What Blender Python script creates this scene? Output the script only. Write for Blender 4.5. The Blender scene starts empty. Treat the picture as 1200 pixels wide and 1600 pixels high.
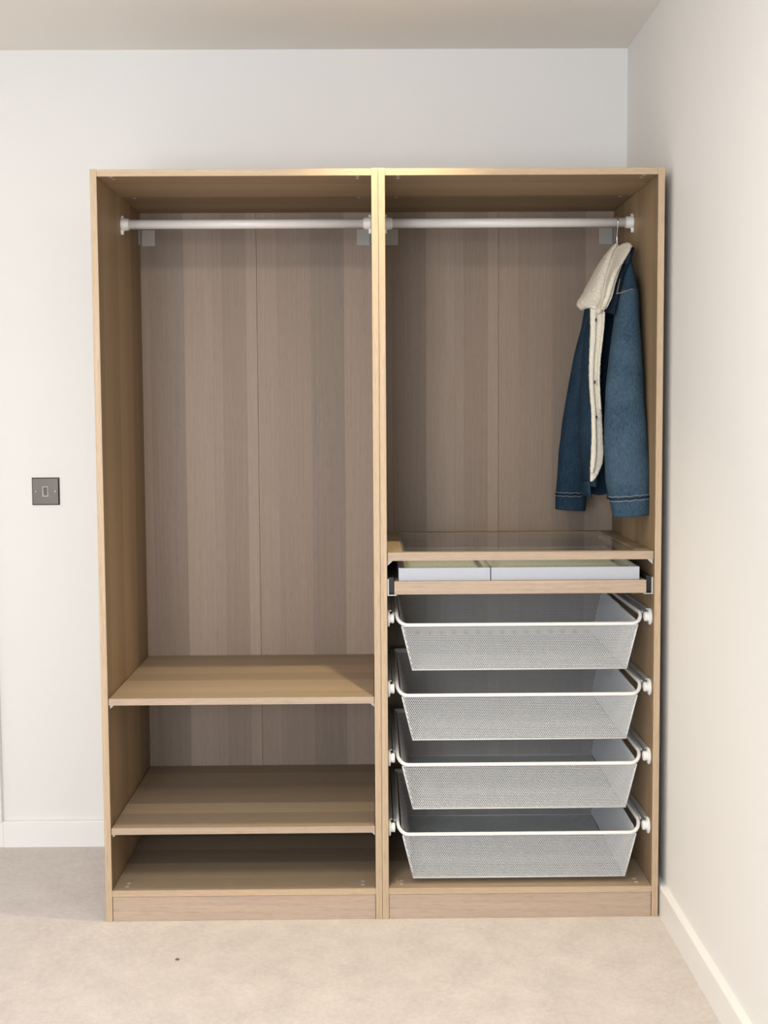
import bpy, bmesh, math, random
from mathutils import Vector, Matrix, noise

random.seed(7)
SC = bpy.context.scene
COL = SC.collection

# ------------------------------------------------------------------ camera
F_PX, CX, CY = 1827.85, 600.0, 768.31
CAM = Vector((0.73378, -3.09571, 1.37240))
PITCH, YAW, ROLL = 0.066943, -0.0087357, -0.0058977
_cp, _sp, _cy, _sy, _cr, _sr = (math.cos(PITCH), math.sin(PITCH), math.cos(YAW),
                               math.sin(YAW), math.cos(ROLL), math.sin(ROLL))
_r = Vector((_cy, _sy, 0)); FWD = Vector((-_sy * _cp, _cy * _cp, -_sp)); _u = _r.cross(FWD)
RIGHT = _cr * _r + _sr * _u
UP = -_sr * _r + _cr * _u
cam_data = bpy.data.cameras.new('camera')
cam_data.sensor_fit = 'HORIZONTAL'
cam_data.sensor_width = 36.0
cam_data.lens = 36.0 * F_PX / 1200.0
cam_data.shift_y = -(800.0 - CY) / 1200.0
cam_data.clip_start = 0.05
cam = bpy.data.objects.new('camera', cam_data)
COL.objects.link(cam)
M = Matrix((RIGHT, UP, -FWD)).transposed().to_4x4()
M.translation = CAM
cam.matrix_world = M
SC.camera = cam


def P(px, py, y):
    """world point seen at photograph pixel (px, py) on the plane Y = y"""
    d = (px - CX) / F_PX * RIGHT - (py - CY) / F_PX * UP + FWD
    return CAM + d * ((y - CAM.y) / d.y)


# ------------------------------------------------------------------ world, lights, exposure
SC.view_settings.view_transform = 'Standard'
SC.view_settings.look = 'None'
SC.view_settings.gamma = 1.0
SC.view_settings.use_curve_mapping = False
SC.view_settings.exposure = -0.07
w = bpy.data.worlds.new('sky'); SC.world = w; w.use_nodes = True
w.node_tree.nodes['Background'].inputs[0].default_value = (0.80, 0.90, 1.0, 1)
w.node_tree.nodes['Background'].inputs[1].default_value = 1.0
SC.cycles.max_bounces = 10
SC.cycles.diffuse_bounces = 6
SC.cycles.transparent_max_bounces = 32
SC.cycles.caustics_reflective = False
SC.cycles.caustics_refractive = False


def area(name, loc, rot, sx, sy, power, col):
    l = bpy.data.lights.new(name, 'AREA'); l.shape = 'RECTANGLE'
    l.size = sx; l.size_y = sy; l.energy = power; l.color = col
    o = bpy.data.objects.new(name, l); o.location = loc; o.rotation_euler = rot
    COL.objects.link(o); return o


WIN = (-1.00, 0.60, 0.55, 2.20)       # window opening in the front wall behind the camera: x0 x1 z0 z1
YF = -4.40                            # inner face of the front wall
area('window_daylight', ((WIN[0] + WIN[1]) / 2, YF - 0.10, (WIN[2] + WIN[3]) / 2), (math.pi / 2, 0, 0),
     WIN[1] - WIN[0] - .04, WIN[3] - WIN[2] - .04, 96, (0.88, 0.95, 1.06))
DL_X, DL_Y, CEIL = 0.7835, -0.139, 2.487


def spot(name, loc, power, col, size, blend, rad):
    l = bpy.data.lights.new(name, 'SPOT'); l.energy = power; l.color = col
    l.spot_size = math.radians(size); l.spot_blend = blend; l.shadow_soft_size = rad
    o = bpy.data.objects.new(name, l); o.location = loc; COL.objects.link(o); return o


spot('downlight_lamp', (DL_X, DL_Y, CEIL - 0.012), 76, (1.0, 0.81, 0.48), 72, 1.0, 0.007)

_p = area('added_ceiling_fill', (0.15, -1.75, CEIL - 0.03), (0, 0, 0), .55, .55, 28, (1.0, 0.89, 0.75))  # added soft fill from above, not a known fixture of the room
_p.data.shape = 'DISK'

# ------------------------------------------------------------------ helpers


def tag(o, label=None, cat=None, group=None, kind=None):
    if label: o['label'] = label
    if cat: o['category'] = cat
    if group: o['group'] = group
    if kind: o['kind'] = kind
    return o


def empty(name, loc, label, cat, group=None):
    o = bpy.data.objects.new(name, None); o.empty_display_size = 0.05
    o.location = loc; COL.objects.link(o)
    return tag(o, label, cat, group)


def link(name, me, mat=None, parent=None, loc=None, smooth=False):
    if mat is not None and not me.materials:
        me.materials.append(mat)
    o = bpy.data.objects.new(name, me); COL.objects.link(o)
    if parent is not None: o.parent = parent
    if loc is not None: o.location = loc
    if smooth:
        me.polygons.foreach_set('use_smooth', [True] * len(me.polygons))
    return o


def copy_tree(o, parent=None):
    c = o.copy(); COL.objects.link(c); c.parent = parent
    for ch in list(o.children): copy_tree(ch, c)
    return c


def box_bm(lo, hi, bm=None, bev=0.0):
    own = bm is None
    if own: bm = bmesh.new()
    tmp = bmesh.new()
    bmesh.ops.create_cube(tmp, size=1.0)
    for v in tmp.verts:
        v.co = Vector([(lo[i] + hi[i]) / 2 + v.co[i] * (hi[i] - lo[i]) for i in range(3)])
    if bev > 0:
        bmesh.ops.bevel(tmp, geom=tmp.edges[:], offset=bev, segments=2, affect='EDGES', profile=0.6)
    me = bpy.data.meshes.new('tmp'); tmp.to_mesh(me); tmp.free()
    bm.from_mesh(me); bpy.data.meshes.remove(me)
    return bm


def cyl_bm(p0, p1, r0, r1=None, n=20, bm=None, cap=True):
    if bm is None: bm = bmesh.new()
    if r1 is None: r1 = r0
    p0, p1 = Vector(p0), Vector(p1); d = p1 - p0
    t = bmesh.new()
    bmesh.ops.create_cone(t, cap_ends=cap, segments=n, radius1=r0, radius2=r1, depth=d.length)
    q = Vector((0, 0, 1)).rotation_difference(d.normalized()).to_matrix().to_4x4()
    q.translation = (p0 + p1) / 2
    t.transform(q)
    me = bpy.data.meshes.new('tmp'); t.to_mesh(me); t.free()
    bm.from_mesh(me); bpy.data.meshes.remove(me)
    return bm


def lathe_bm(axis_o, axis_d, prof, n=24, bm=None):
    """prof: list of (distance along axis, radius)"""
    if bm is None: bm = bmesh.new()
    a = Vector(axis_d).normalized(); o = Vector(axis_o)
    e1 = a.orthogonal().normalized(); e2 = a.cross(e1)
    rings = []
    for t, r in prof:
        rings.append([bm.verts.new(o + a * t + (e1 * math.cos(2 * math.pi * k / n) + e2 * math.sin(2 * math.pi * k / n)) * max(r, 1e-5)) for k in range(n)])
    for i in range(len(rings) - 1):
        for k in range(n):
            bm.faces.new((rings[i][k], rings[i][(k + 1) % n], rings[i + 1][(k + 1) % n], rings[i + 1][k]))
    bm.faces.new(rings[0][::-1]); bm.faces.new(rings[-1])
    bmesh.ops.recalc_face_normals(bm, faces=bm.faces[:])
    return bm


def tube_bm(pts, r, n=10, closed=False, bm=None, sy=1.0):
    """tube along pts with constant radius; sy stretches the section in Z-ish direction"""
    if bm is None: bm = bmesh.new()
    pts = [Vector(p) for p in pts]; m = len(pts); rings = []
    up = Vector((0, 0, 1)); prev = None
    for i in range(m):
        if closed: d = pts[(i + 1) % m] - pts[(i - 1) % m]
        else: d = pts[min(i + 1, m - 1)] - pts[max(i - 1, 0)]
        d.normalize()
        if prev is None:
            e1 = d.cross(up)
            if e1.length < 1e-3: e1 = d.cross(Vector((1, 0, 0)))
        else:
            e1 = prev - d * prev.dot(d)
        e1.normalize(); prev = e1; e2 = e1.cross(d)
        rings.append([bm.verts.new(pts[i] + (e1 * math.cos(2 * math.pi * k / n) + e2 * math.sin(2 * math.pi * k / n) * sy) * r) for k in range(n)])
    for i in range(m if closed else m - 1):
        a, b = rings[i], rings[(i + 1) % m]
        for k in range(n):
            bm.faces.new((a[k], a[(k + 1) % n], b[(k + 1) % n], b[k]))
    if not closed:
        bm.faces.new(rings[0][::-1]); bm.faces.new(rings[-1])
    bmesh.ops.recalc_face_normals(bm, faces=bm.faces[:])
    return bm


def done(name, bm, mat, parent=None, smooth=False, loc=None):
    me = bpy.data.meshes.new(name); bm.to_mesh(me); bm.free()
    return link(name, me, mat, parent, loc, smooth)


# ------------------------------------------------------------------ materials


def new_mat(name):
    m = bpy.data.materials.new(name); m.use_nodes = True
    nt = m.node_tree
    return m, nt, nt.nodes['Principled BSDF']


def node(nt, t, **kw):
    n = nt.nodes.new(t)
    for k, v in kw.items(): setattr(n, k, v)
    return n


def math_node(nt, op, a, b=None, c=None):
    n = node(nt, 'ShaderNodeMath', operation=op)
    for i, x in enumerate((a, b, c)):
        if x is None: continue
        if isinstance(x, (int, float)): n.inputs[i].default_value = x
        else: nt.links.new(x, n.inputs[i])
    return n.outputs[0]


def plain(name, col, rough=0.5, metal=0.0, bump=0.0, bscale=300.0, var=0.0, vscale=20.0, spec=0.5):
    m, nt, b = new_mat(name)
    b.inputs['Base Color'].default_value = (*col, 1)
    b.inputs['Roughness'].default_value = rough
    b.inputs['Metallic'].default_value = metal
    b.inputs['Specular IOR Level'].default_value = spec
    tc = node(nt, 'ShaderNodeTexCoord')
    if var > 0:
        n = node(nt, 'ShaderNodeTexNoise'); n.inputs['Scale'].default_value = vscale
        n.inputs['Detail'].default_value = 5
        nt.links.new(tc.outputs['Object'], n.inputs['Vector'])
        mr = node(nt, 'ShaderNodeMapRange'); mr.inputs[3].default_value = 1 - var; mr.inputs[4].default_value = 1 + var
        mr.inputs[1].default_value = 0.25; mr.inputs[2].default_value = 0.75
        nt.links.new(n.outputs[0], mr.inputs[0])
        mx = node(nt, 'ShaderNodeVectorMath', operation='SCALE'); mx.inputs[0].default_value = col
        nt.links.new(mr.outputs[0], mx.inputs['Scale']); nt.links.new(mx.outputs[0], b.inputs['Base Color'])
    if bump > 0:
        n2 = node(nt, 'ShaderNodeTexNoise'); n2.inputs['Scale'].default_value = bscale
        n2.inputs['Detail'].default_value = 3
        nt.links.new(tc.outputs['Object'], n2.inputs['Vector'])
        bp = node(nt, 'ShaderNodeBump'); bp.inputs['Strength'].default_value = bump; bp.inputs['Distance'].default_value = 0.002
        nt.links.new(n2.outputs[0], bp.inputs['Height']); nt.links.new(bp.outputs[0], b.inputs['Normal'])
    return m


def wood(name, col, bands=None, band_amp=0.10, band_scale=9.0, rough=0.5, grain=1.0, flame=0.0):
    """white-stained oak foil: u across the grain, v along it (metres, in the UV map)"""
    m, nt, b = new_mat(name); L = nt.links
    uv = node(nt, 'ShaderNodeUVMap'); sep = node(nt, 'ShaderNodeSeparateXYZ'); L.new(uv.outputs[0], sep.inputs[0])
    u, v = sep.outputs[0], sep.outputs[1]
    # slow wander of the grain lines
    cmb0 = node(nt, 'ShaderNodeCombineXYZ')
    L.new(math_node(nt, 'MULTIPLY', u, 14.0), cmb0.inputs[0]); L.new(math_node(nt, 'MULTIPLY', v, 1.6), cmb0.inputs[1])
    nz = node(nt, 'ShaderNodeTexNoise'); nz.inputs['Scale'].default_value = 1.0; nz.inputs['Detail'].default_value = 2
    L.new(cmb0.outputs[0], nz.inputs['Vector'])
    uw = math_node(nt, 'ADD', u, math_node(nt, 'MULTIPLY', nz.outputs[0], 0.012 + flame))
    if bands:                                   # printed staves with known edges
        cr = node(nt, 'ShaderNodeValToRGB'); cr.color_ramp.interpolation = 'CONSTANT'
        el = cr.color_ramp.elements
        wid = bands[-1][0]
        for i, (p, c) in enumerate(bands[:-1]):
            e = el[i] if i < 2 else el.new(p / wid)
            e.position = p / wid; e.color = (c[0], c[1], c[2], 1)
        L.new(math_node(nt, 'DIVIDE', u, wid), cr.inputs[0])
        bandcol = cr.outputs[0]
    else:
        vo = node(nt, 'ShaderNodeTexVoronoi', voronoi_dimensions='1D'); vo.inputs['Scale'].default_value = band_scale
        L.new(u, vo.inputs['W'])
        s2 = node(nt, 'ShaderNodeSeparateColor'); L.new(vo.outputs['Color'], s2.inputs[0])
        mr = node(nt, 'ShaderNodeMapRange'); mr.inputs[3].default_value = 1 - band_amp; mr.inputs[4].default_value = 1 + band_amp * .7
        L.new(s2.outputs[0], mr.inputs[0])
        cb = node(nt, 'ShaderNodeCombineXYZ')
        for i in range(3): L.new(mr.outputs[0], cb.inputs[i])
        bandcol = cb.outputs[0]
    # broad grain
    c1 = node(nt, 'ShaderNodeCombineXYZ'); L.new(math_node(nt, 'MULTIPLY', uw, 150.0), c1.inputs[0]); L.new(math_node(nt, 'MULTIPLY', v, 2.2), c1.inputs[1])
    n1 = node(nt, 'ShaderNodeTexNoise'); n1.inputs['Scale'].default_value = 1.0; n1.inputs['Detail'].default_value = 6; n1.inputs['Roughness'].default_value = 0.6
    L.new(c1.outputs[0], n1.inputs['Vector'])
    # pores: short dark dashes
    c2 = node(nt, 'ShaderNodeCombineXYZ'); L.new(math_node(nt, 'MULTIPLY', uw, 620.0), c2.inputs[0]); L.new(math_node(nt, 'MULTIPLY', v, 24.0), c2.inputs[1])
    n2 = node(nt, 'ShaderNodeTexNoise'); n2.inputs['Scale'].default_value = 1.0; n2.inputs['Detail'].default_value = 2
    L.new(c2.outputs[0], n2.inputs['Vector'])
    m1 = node(nt, 'ShaderNodeMapRange'); m1.inputs[1].default_value = .3; m1.inputs[2].default_value = .7
    m1.inputs[3].default_value = 1 - .13 * grain; m1.inputs[4].default_value = 1 + .09 * grain
    L.new(n1.outputs[0], m1.inputs[0])
    m2 = node(nt, 'ShaderNodeMapRange'); m2.inputs[1].default_value = .36; m2.inputs[2].default_value = .52
    m2.inputs[3].default_value = 1 - .14 * grain; m2.inputs[4].default_value = 1.0
    L.new(n2.outputs[0], m2.inputs[0])
    f = math_node(nt, 'MULTIPLY', m1.outputs[0], m2.outputs[0])
    va = node(nt, 'ShaderNodeVectorMath', operation='MULTIPLY'); va.inputs[0].default_value = col; L.new(bandcol, va.inputs[1])
    vb = node(nt, 'ShaderNodeVectorMath', operation='SCALE'); L.new(va.outputs[0], vb.inputs[0]); L.new(f, vb.inputs['Scale'])
    L.new(vb.outputs[0], b.inputs['Base Color'])
    b.inputs['Roughness'].default_value = rough
    b.inputs['Specular IOR Level'].default_value = 0.35
    bp = node(nt, 'ShaderNodeBump'); bp.inputs['Strength'].default_value = 0.12; bp.inputs['Distance'].default_value = 0.0006
    L.new(f, bp.inputs['Height']); L.new(bp.outputs[0], b.inputs['Normal'])
    return m


OAK_SHADE = (0.345, 0.262, 0.178)  # same oak as the edges, with the interior's shade put into the colour
OAK_WARM_SHADE = (0.315, 0.220, 0.126)  # same oak, browner: shade and warm lamp bounce put into the colour
OAK_E = (0.515, 0.385, 0.255)


def bc(x, w=0.0): return (x * (1 + w), x, x * (1 - w))


BANDS = [(0.0, bc(.90)), (.024, bc(.80)), (.129, bc(1.12)), (.216, bc(1.05)), (.248, bc(.92, .02)), (.321, bc(1.14)),
         (.357, bc(1.05, .01)), (.417, bc(.96, .01)), (.523, bc(.83)), (.625, bc(1.10)), (.714, bc(1))]
M_PANEL = wood('oak_panel', OAK_SHADE, band_amp=.2, band_scale=11, grain=.55)
M_BACK = wood('oak_back_panel', (0.285, 0.214, 0.160), bands=BANDS, grain=.7, flame=.006)  # base colour darkened to carry the shade inside the frames
def depth_bands(*bs):
    return [(p, bc(v)) for p, v in bs] + [(.60, bc(1))]


M_SIDE = wood('oak_side_panel', OAK_WARM_SHADE, bands=depth_bands((0, .86), (.05, 1.04), (.14, .97), (.236, 1.18), (.33, 1.08), (.417, .80), (.50, .72)), grain=.6)
M_ROOF = wood('oak_top_panel', OAK_WARM_SHADE, bands=depth_bands((0, .98), (.11, 1.14), (.19, 1.06), (.292, .80), (.40, .86), (.482, .66)), grain=.6)  # dark rear staves are part print, part painted shade
M_SHELFA = wood('oak_upper_shelf', OAK_SHADE, bands=depth_bands((0, 1.04), (.07, 1.16), (.13, 1.10), (.21, .88), (.30, 1.02), (.40, .88), (.50, .80)), grain=.6)
M_SHELFB = wood('oak_lower_shelf', OAK_SHADE, bands=depth_bands((0, 1.04), (.035, .92), (.114, 1.20), (.198, .80), (.30, .90), (.38, 1.0), (.48, .82)), grain=.6)
M_FLOOR = wood('oak_floor_panel', OAK_SHADE, bands=depth_bands((0, 1.04), (.08, 1.12), (.19, .80), (.296, 1.04), (.40, .86), (.48, .80)), grain=.6)
M_EDGE = wood('oak_edge', OAK_E, band_amp=.02, band_scale=5, grain=.95, flame=.02, rough=.45)
M_FITEDGE = wood('oak_fitting_edge', (0.445, 0.34, 0.252), band_amp=.02, band_scale=5, grain=.95, flame=.02, rough=.45)
M_PLINTH = wood('oak_plinth', (0.475, 0.365, 0.275), band_amp=.03, band_scale=12, grain=.9, flame=.03)
M_WALL = plain('wall_paint', (0.795, 0.787, 0.763), .75, bump=.03, bscale=500, spec=.2)
M_TRIMW = plain('white_gloss_paint', (0.84, 0.83, 0.81), .35)
M_WHITE = plain('white_powder_coat', (0.80, 0.80, 0.78), .4)
M_MESH = plain('white_wire_mesh', (0.62, 0.63, 0.63), .45)
M_PLAST = plain('white_plastic', (0.74, 0.72, 0.68), .4)
M_ROD = plain('white_lacquered_tube', (0.74, 0.71, 0.68), .35)
M_STEEL = plain('brushed_steel', (0.125, 0.112, 0.10), .36, metal=1.0, bump=.05, bscale=900)  # base darkened to stand in for the dark room it reflects
M_DARKSW = plain('dark_grey_rocker', (0.13, 0.115, 0.10), .45)
M_GREYP = plain('grey_bracket_steel', (0.40, 0.38, 0.34), .5)
M_BLACK = plain('black_plastic', (0.012, 0.012, 0.013), .5)
M_RAIL = plain('zinc_rail', (0.62, 0.62, 0.60), .4, metal=.6)
M_CHROME = plain('chrome_wire', (0.75, 0.75, 0.76), .2, metal=1.0)
M_TRAY = plain('light_grey_tray', (0.45, 0.475, 0.525), .5)
M_FELT = plain('grey_green_felt', (0.44, 0.45, 0.43), .95, bump=.6, bscale=700, var=.18, vscale=260, spec=.1)
M_CEIL = plain('ceiling_paint', (0.83, 0.795, 0.745), .85, bump=.02, bscale=400, spec=.15)
M_STITCH = plain('pale_stitching', (0.24, 0.27, 0.29), .9)
M_TAN = plain('tan_stitching', (0.30, 0.22, 0.17), .9)
M_FLEECE = plain('cream_fleece', (0.71, 0.665, 0.56), .95, bump=.8, bscale=420, var=.10, vscale=160, spec=.1)
M_LAMP = None


def carpet_mat():
    m, nt, b = new_mat('beige_carpet'); L = nt.links
    tc = node(nt, 'ShaderNodeTexCoord')
    def nz(s, d=4, r=.6):
        n = node(nt, 'ShaderNodeTexNoise'); n.inputs['Scale'].default_value = s; n.inputs['Detail'].default_value = d
        n.inputs['Roughness'].default_value = r; L.new(tc.outputs['Object'], n.inputs['Vector']); return n.outputs[0]
    a, c, e = nz(9, 5, .65), nz(70, 4), nz(420, 2)
    s = math_node(nt, 'ADD', math_node(nt, 'MULTIPLY', a, .30), math_node(nt, 'ADD', math_node(nt, 'MULTIPLY', c, .22), math_node(nt, 'MULTIPLY', e, .30)))
    mr = node(nt, 'ShaderNodeMapRange'); mr.inputs[1].default_value = .28; mr.inputs[2].default_value = .54
    mr.inputs[3].default_value = .76; mr.inputs[4].default_value = 1.14; L.new(s, mr.inputs[0])
    v = node(nt, 'ShaderNodeVectorMath', operation='SCALE'); v.inputs[0].default_value = (0.675, 0.612, 0.575); L.new(mr.outputs[0], v.inputs['Scale'])
    L.new(v.outputs[0], b.inputs['Base Color']); b.inputs['Roughness'].default_value = 1.0
    b.inputs['Specular IOR Level'].default_value = .05
    b.inputs['Sheen Weight'].default_value = .25; b.inputs['Sheen Roughness'].default_value = .6
    bp = node(nt, 'ShaderNodeBump'); bp.inputs['Strength'].default_value = .7; bp.inputs['Distance'].default_value = .004
    L.new(math_node(nt, 'ADD', math_node(nt, 'MULTIPLY', c, .5), e), bp.inputs['Height']); L.new(bp.outputs[0], b.inputs['Normal'])
    return m


def denim_mat(name, c0, c1):
    m, nt, b = new_mat(name); L = nt.links
    tc = node(nt, 'ShaderNodeTexCoord')
    def nz(s, scale3=(1, 1, 1), d=4):
        mp = node(nt, 'ShaderNodeMapping'); mp.inputs['Scale'].default_value = scale3; L.new(tc.outputs['Object'], mp.inputs['Vector'])
        n = node(nt, 'ShaderNodeTexNoise'); n.inputs['Scale'].default_value = s; n.inputs['Detail'].default_value = d
        L.new(mp.outputs[0], n.inputs['Vector']); return n.outputs[0]
    big, fine, tw = nz(11, d=5), nz(330, (1, 1, .35), 3), nz(600, (1, 1, .12), 2)
    s = math_node(nt, 'ADD', math_node(nt, 'MULTIPLY', big, .38), math_node(nt, 'ADD', math_node(nt, 'MULTIPLY', fine, .42), math_node(nt, 'MULTIPLY', tw, .30)))
    cr = node(nt, 'ShaderNodeValToRGB'); cr.color_ramp.elements[0].position = .38; cr.color_ramp.elements[1].position = .72
    cr.color_ramp.elements[0].color = (*c0, 1); cr.color_ramp.elements[1].color = (*c1, 1)
    L.new(s, cr.inputs[0]); L.new(cr.outputs[0], b.inputs['Base Color'])
    b.inputs['Roughness'].default_value = .9; b.inputs['Specular IOR Level'].default_value = .12
    bp = node(nt, 'ShaderNodeBump'); bp.inputs['Strength'].default_value = .35; bp.inputs['Distance'].default_value = .001
    L.new(math_node(nt, 'ADD', fine, tw), bp.inputs['Height']); L.new(bp.outputs[0], b.inputs['Normal'])
    return m


def glass_mat():
    m, nt, b = new_mat('clear_glass'); L = nt.links
    nt.nodes.remove(b)
    out = [n for n in nt.nodes if n.type == 'OUTPUT_MATERIAL'][0]
    tr = node(nt, 'ShaderNodeBsdfTransparent'); tr.inputs[0].default_value = (.90, .93, .91, 1)
    gl = node(nt, 'ShaderNodeBsdfGlossy'); gl.inputs['Roughness'].default_value = .015; gl.inputs[0].default_value = (1, 1, 1, 1)
    fr = node(nt, 'ShaderNodeFresnel'); fr.inputs['IOR'].default_value = 1.65
    mx = node(nt, 'ShaderNodeMixShader'); ge = node(nt, 'ShaderNodeNewGeometry')          # reflect on the entry face only
    r2 = math_node(nt, 'DIVIDE', math_node(nt, 'MULTIPLY', fr.outputs[0], 2.0), math_node(nt, 'ADD', fr.outputs[0], 1.0))   # both faces of the sheet
    L.new(math_node(nt, 'MULTIPLY', r2, math_node(nt, 'SUBTRACT', 1.0, ge.outputs['Backfacing'])), mx.inputs[0]); L.new(tr.outputs[0], mx.inputs[1]); L.new(gl.outputs[0], mx.inputs[2])
    L.new(mx.outputs[0], out.inputs[0])
    return m


M_CARPET = carpet_mat()
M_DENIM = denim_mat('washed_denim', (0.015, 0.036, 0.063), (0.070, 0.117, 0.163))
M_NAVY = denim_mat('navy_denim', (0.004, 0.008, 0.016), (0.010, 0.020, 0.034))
M_DENIM_SHADE = denim_mat('shaded_denim', (0.007, 0.020, 0.038), (0.033, 0.064, 0.098))  # same denim, shade on far sleeve, yoke and body put into the colour
M_GLASS = glass_mat()


def board(name, lo, hi, grain, mat, parent, bev=0.0009, uoff=None, voff=None):
    """box with wood UVs in metres; grain = axis the grain runs along"""
    bm = box_bm(lo, hi)
    uvl = bm.loops.layers.uv.new('UVMap')
    uo = random.uniform(0, 7) if uoff is None else uoff
    vo = random.uniform(0, 7) if voff is None else voff
    for f in bm.faces:
        n = max(range(3), key=lambda i: abs(f.normal[i]))
        ax = [i for i in range(3) if i != n]
        if grain in ax: a = [i for i in ax if i != grain][0]; g = grain
        else: a, g = ax
        for l in f.loops:
            c = l.vert.co
            l[uvl].uv = (c[a] - (lo[a] if uoff is not None else 0) + uo, c[g] + vo)
    if bev:
        bmesh.ops.bevel(bm, geom=bm.edges[:], offset=bev, segments=1, affect='EDGES')
    return done(name, bm, mat, parent)


# ------------------------------------------------------------------ room shell
XL, XR, YB = -1.35, 1.523, 0.575
WT = 0.12


def struct(name, bm, mat, parent=None, smooth=False):
    o = done(name, bm, mat, parent, smooth)
    if parent is None: o['kind'] = 'structure'
    return o


fl = box_bm((XL - WT, YF - WT, -0.10), (XR + WT, YB + WT, 0.0)); struct('floor', fl, M_CARPET)
struct('ceiling', box_bm((XL - WT, YF - WT, CEIL), (XR + WT, YB + WT, CEIL + .1)), M_CEIL)
struct('wall_back', box_bm((XL - WT, YB, 0), (XR + WT, YB + WT, CEIL)), M_WALL)
struct('wall_right', box_bm((XR, YF, 0), (XR + WT, YB, CEIL)), M_WALL)
struct('wall_left', box_bm((XL - WT, YF, 0), (XL, YB, CEIL)), M_WALL)
bm = box_bm((XL, YF - WT, 0), (WIN[0], YF, CEIL)); box_bm((WIN[1], YF - WT, 0), (XR, YF, CEIL), bm)
box_bm((WIN[0], YF - WT, 0), (WIN[1], YF, WIN[2]), bm); box_bm((WIN[0], YF - WT, WIN[3]), (WIN[1], YF, CEIL), bm)
struct('wall_front', bm, M_WALL)
bm = bmesh.new()
for lo, hi in (((WIN[0], YF - .07, WIN[2]), (WIN[0] + .05, YF - .02, WIN[3])), ((WIN[1] - .05, YF - .07, WIN[2]), (WIN[1], YF - .02, WIN[3])),
               ((WIN[0] + .05, YF - .07, WIN[2]), (WIN[1] - .05, YF - .02, WIN[2] + .05)), ((WIN[0] + .05, YF - .07, WIN[3] - .05), (WIN[1] - .05, YF - .02, WIN[3])),
               (((WIN[0] + WIN[1]) / 2 - .03, YF - .07, WIN[2] + .05), ((WIN[0] + WIN[1]) / 2 + .03, YF - .02, WIN[3] - .05))):
    box_bm(lo, hi, bm)
struct('window_1', bm, M_TRIMW)


def skirting(name, a, b, axis, face, wallpos, h):
    """skirting board with an eased top edge; runs a..b along axis"""
    prof = [(wallpos, 0.0), (face, 0.0), (face, h - .004), (face + (wallpos - face) * .18, h - .0006), (face + (wallpos - face) * .3, h), (wallpos, h)]
    bm = bmesh.new(); ends = []
    for t in (a, b):
        ends.append([bm.verts.new((t, p, z) if axis == 0 else (p, t, z)) for p, z in prof])
    n = len(prof)
    for i in range(n):
        bm.faces.new((ends[0][i], ends[0][(i + 1) % n], ends[1][(i + 1) % n], ends[1][i]))
    bm.faces.new(ends[0]); bm.faces.new(ends[1][::-1])
    bmesh.ops.recalc_face_normals(bm, faces=bm.faces[:])
    return struct(name, bm, M_TRIMW)


skirting('baseboard_back', -0.4516, -0.003, 0, YB - .018, YB, .083)
skirting('baseboard_right', YF, YB, 1, XR - .0178, XR, .0845)
# white door surround at the left edge of the frame and its plinth block
struct('trim_1', box_bm((-0.525, YB - .024, .083), (-0.4550, YB, 2.06), bev=.0015), M_TRIMW)
struct('trim_2', box_bm((-0.530, YB - .0178, 0), (-0.4521, YB, .083), bev=.001), M_TRIMW)

# ------------------------------------------------------------------ wardrobe frames
TH, WD, DEP, HT = .018, .75, .565, 2.010


def make_frame(label, group):
    r = empty('wardrobe_frame', (0, 0, 0), label, 'wardrobe', group)
    def fronted(name, lo, hi, grain, edge_lo, edge_hi):
        o = board(name, lo, hi, grain, M_PANEL, r)
        return o
    for x in (0, WD - TH):
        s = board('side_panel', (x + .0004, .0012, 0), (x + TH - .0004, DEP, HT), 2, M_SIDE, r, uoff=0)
        board('edge_strip', (x + .0004, 0, 0), (x + TH - .0004, .0012, HT), 2, M_EDGE, s, bev=.0004)
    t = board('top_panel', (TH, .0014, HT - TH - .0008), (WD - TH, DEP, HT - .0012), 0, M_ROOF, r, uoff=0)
    board('edge_strip', (TH, .0003, HT - TH - .0008), (WD - TH, .0014, HT - .0012), 0, M_EDGE, t, bev=.0003)
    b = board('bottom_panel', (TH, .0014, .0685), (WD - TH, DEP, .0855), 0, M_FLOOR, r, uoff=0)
    board('edge_strip', (TH, .0003, .0688), (WD - TH, .0014, .0855), 0, M_EDGE, b, bev=.0003)
    board('plinth', (TH + .0006, .002, 0), (WD - TH - .0006, .018, .0678), 0, M_PLINTH, r)
    mid = TH + .357
    board('back_panel', (TH - .006, DEP, .06), (mid - .0003, DEP + .004, HT - .006), 2, M_BACK, r, bev=.0005, uoff=-.006, voff=.3)
    board('back_panel', (mid + .0003, DEP, .06), (WD - TH + .006, DEP + .004, HT - .006), 2, M_BACK, r, bev=.0005, uoff=.3576, voff=.3)
    # cam-lock heads: two pairs on each side of the floor, two pairs under the roof
    for x in (.053, WD - .053):
        for y in (.030, .053, .46):
            done('cam_fitting', lathe_bm((x, y, .0855), (0, 0, 1), [(0, .0062), (.0009, .006), (.0012, .004)], 12), M_GREYP, r, True)
        for y in (.012, .041, .312):
            done('cam_fitting', lathe_bm((x, y, HT - TH - .0008), (0, 0, -1), [(0, .0055), (.0009, .005), (.0012, .003)], 12), M_GREYP, r, True)
    # steel angle plates that hold the frame to the wall
    for s, x0 in ((1, TH), (-1, WD - TH)):
        bm = box_bm((min(x0 + s * .005, x0 + s * .046), DEP - .003, 1.891), (max(x0 + s * .005, x0 + s * .046), DEP - .0004, 1.940), bev=.0006)
        box_bm((min(x0 + s * .0003, x0 + s * .003), DEP - .030, 1.893), (max(x0 + s * .0003, x0 + s * .003), DEP - .002, 1.943), bm, bev=.0006)
        done('wall_bracket', bm, M_GREYP, r)
    return r


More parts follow.
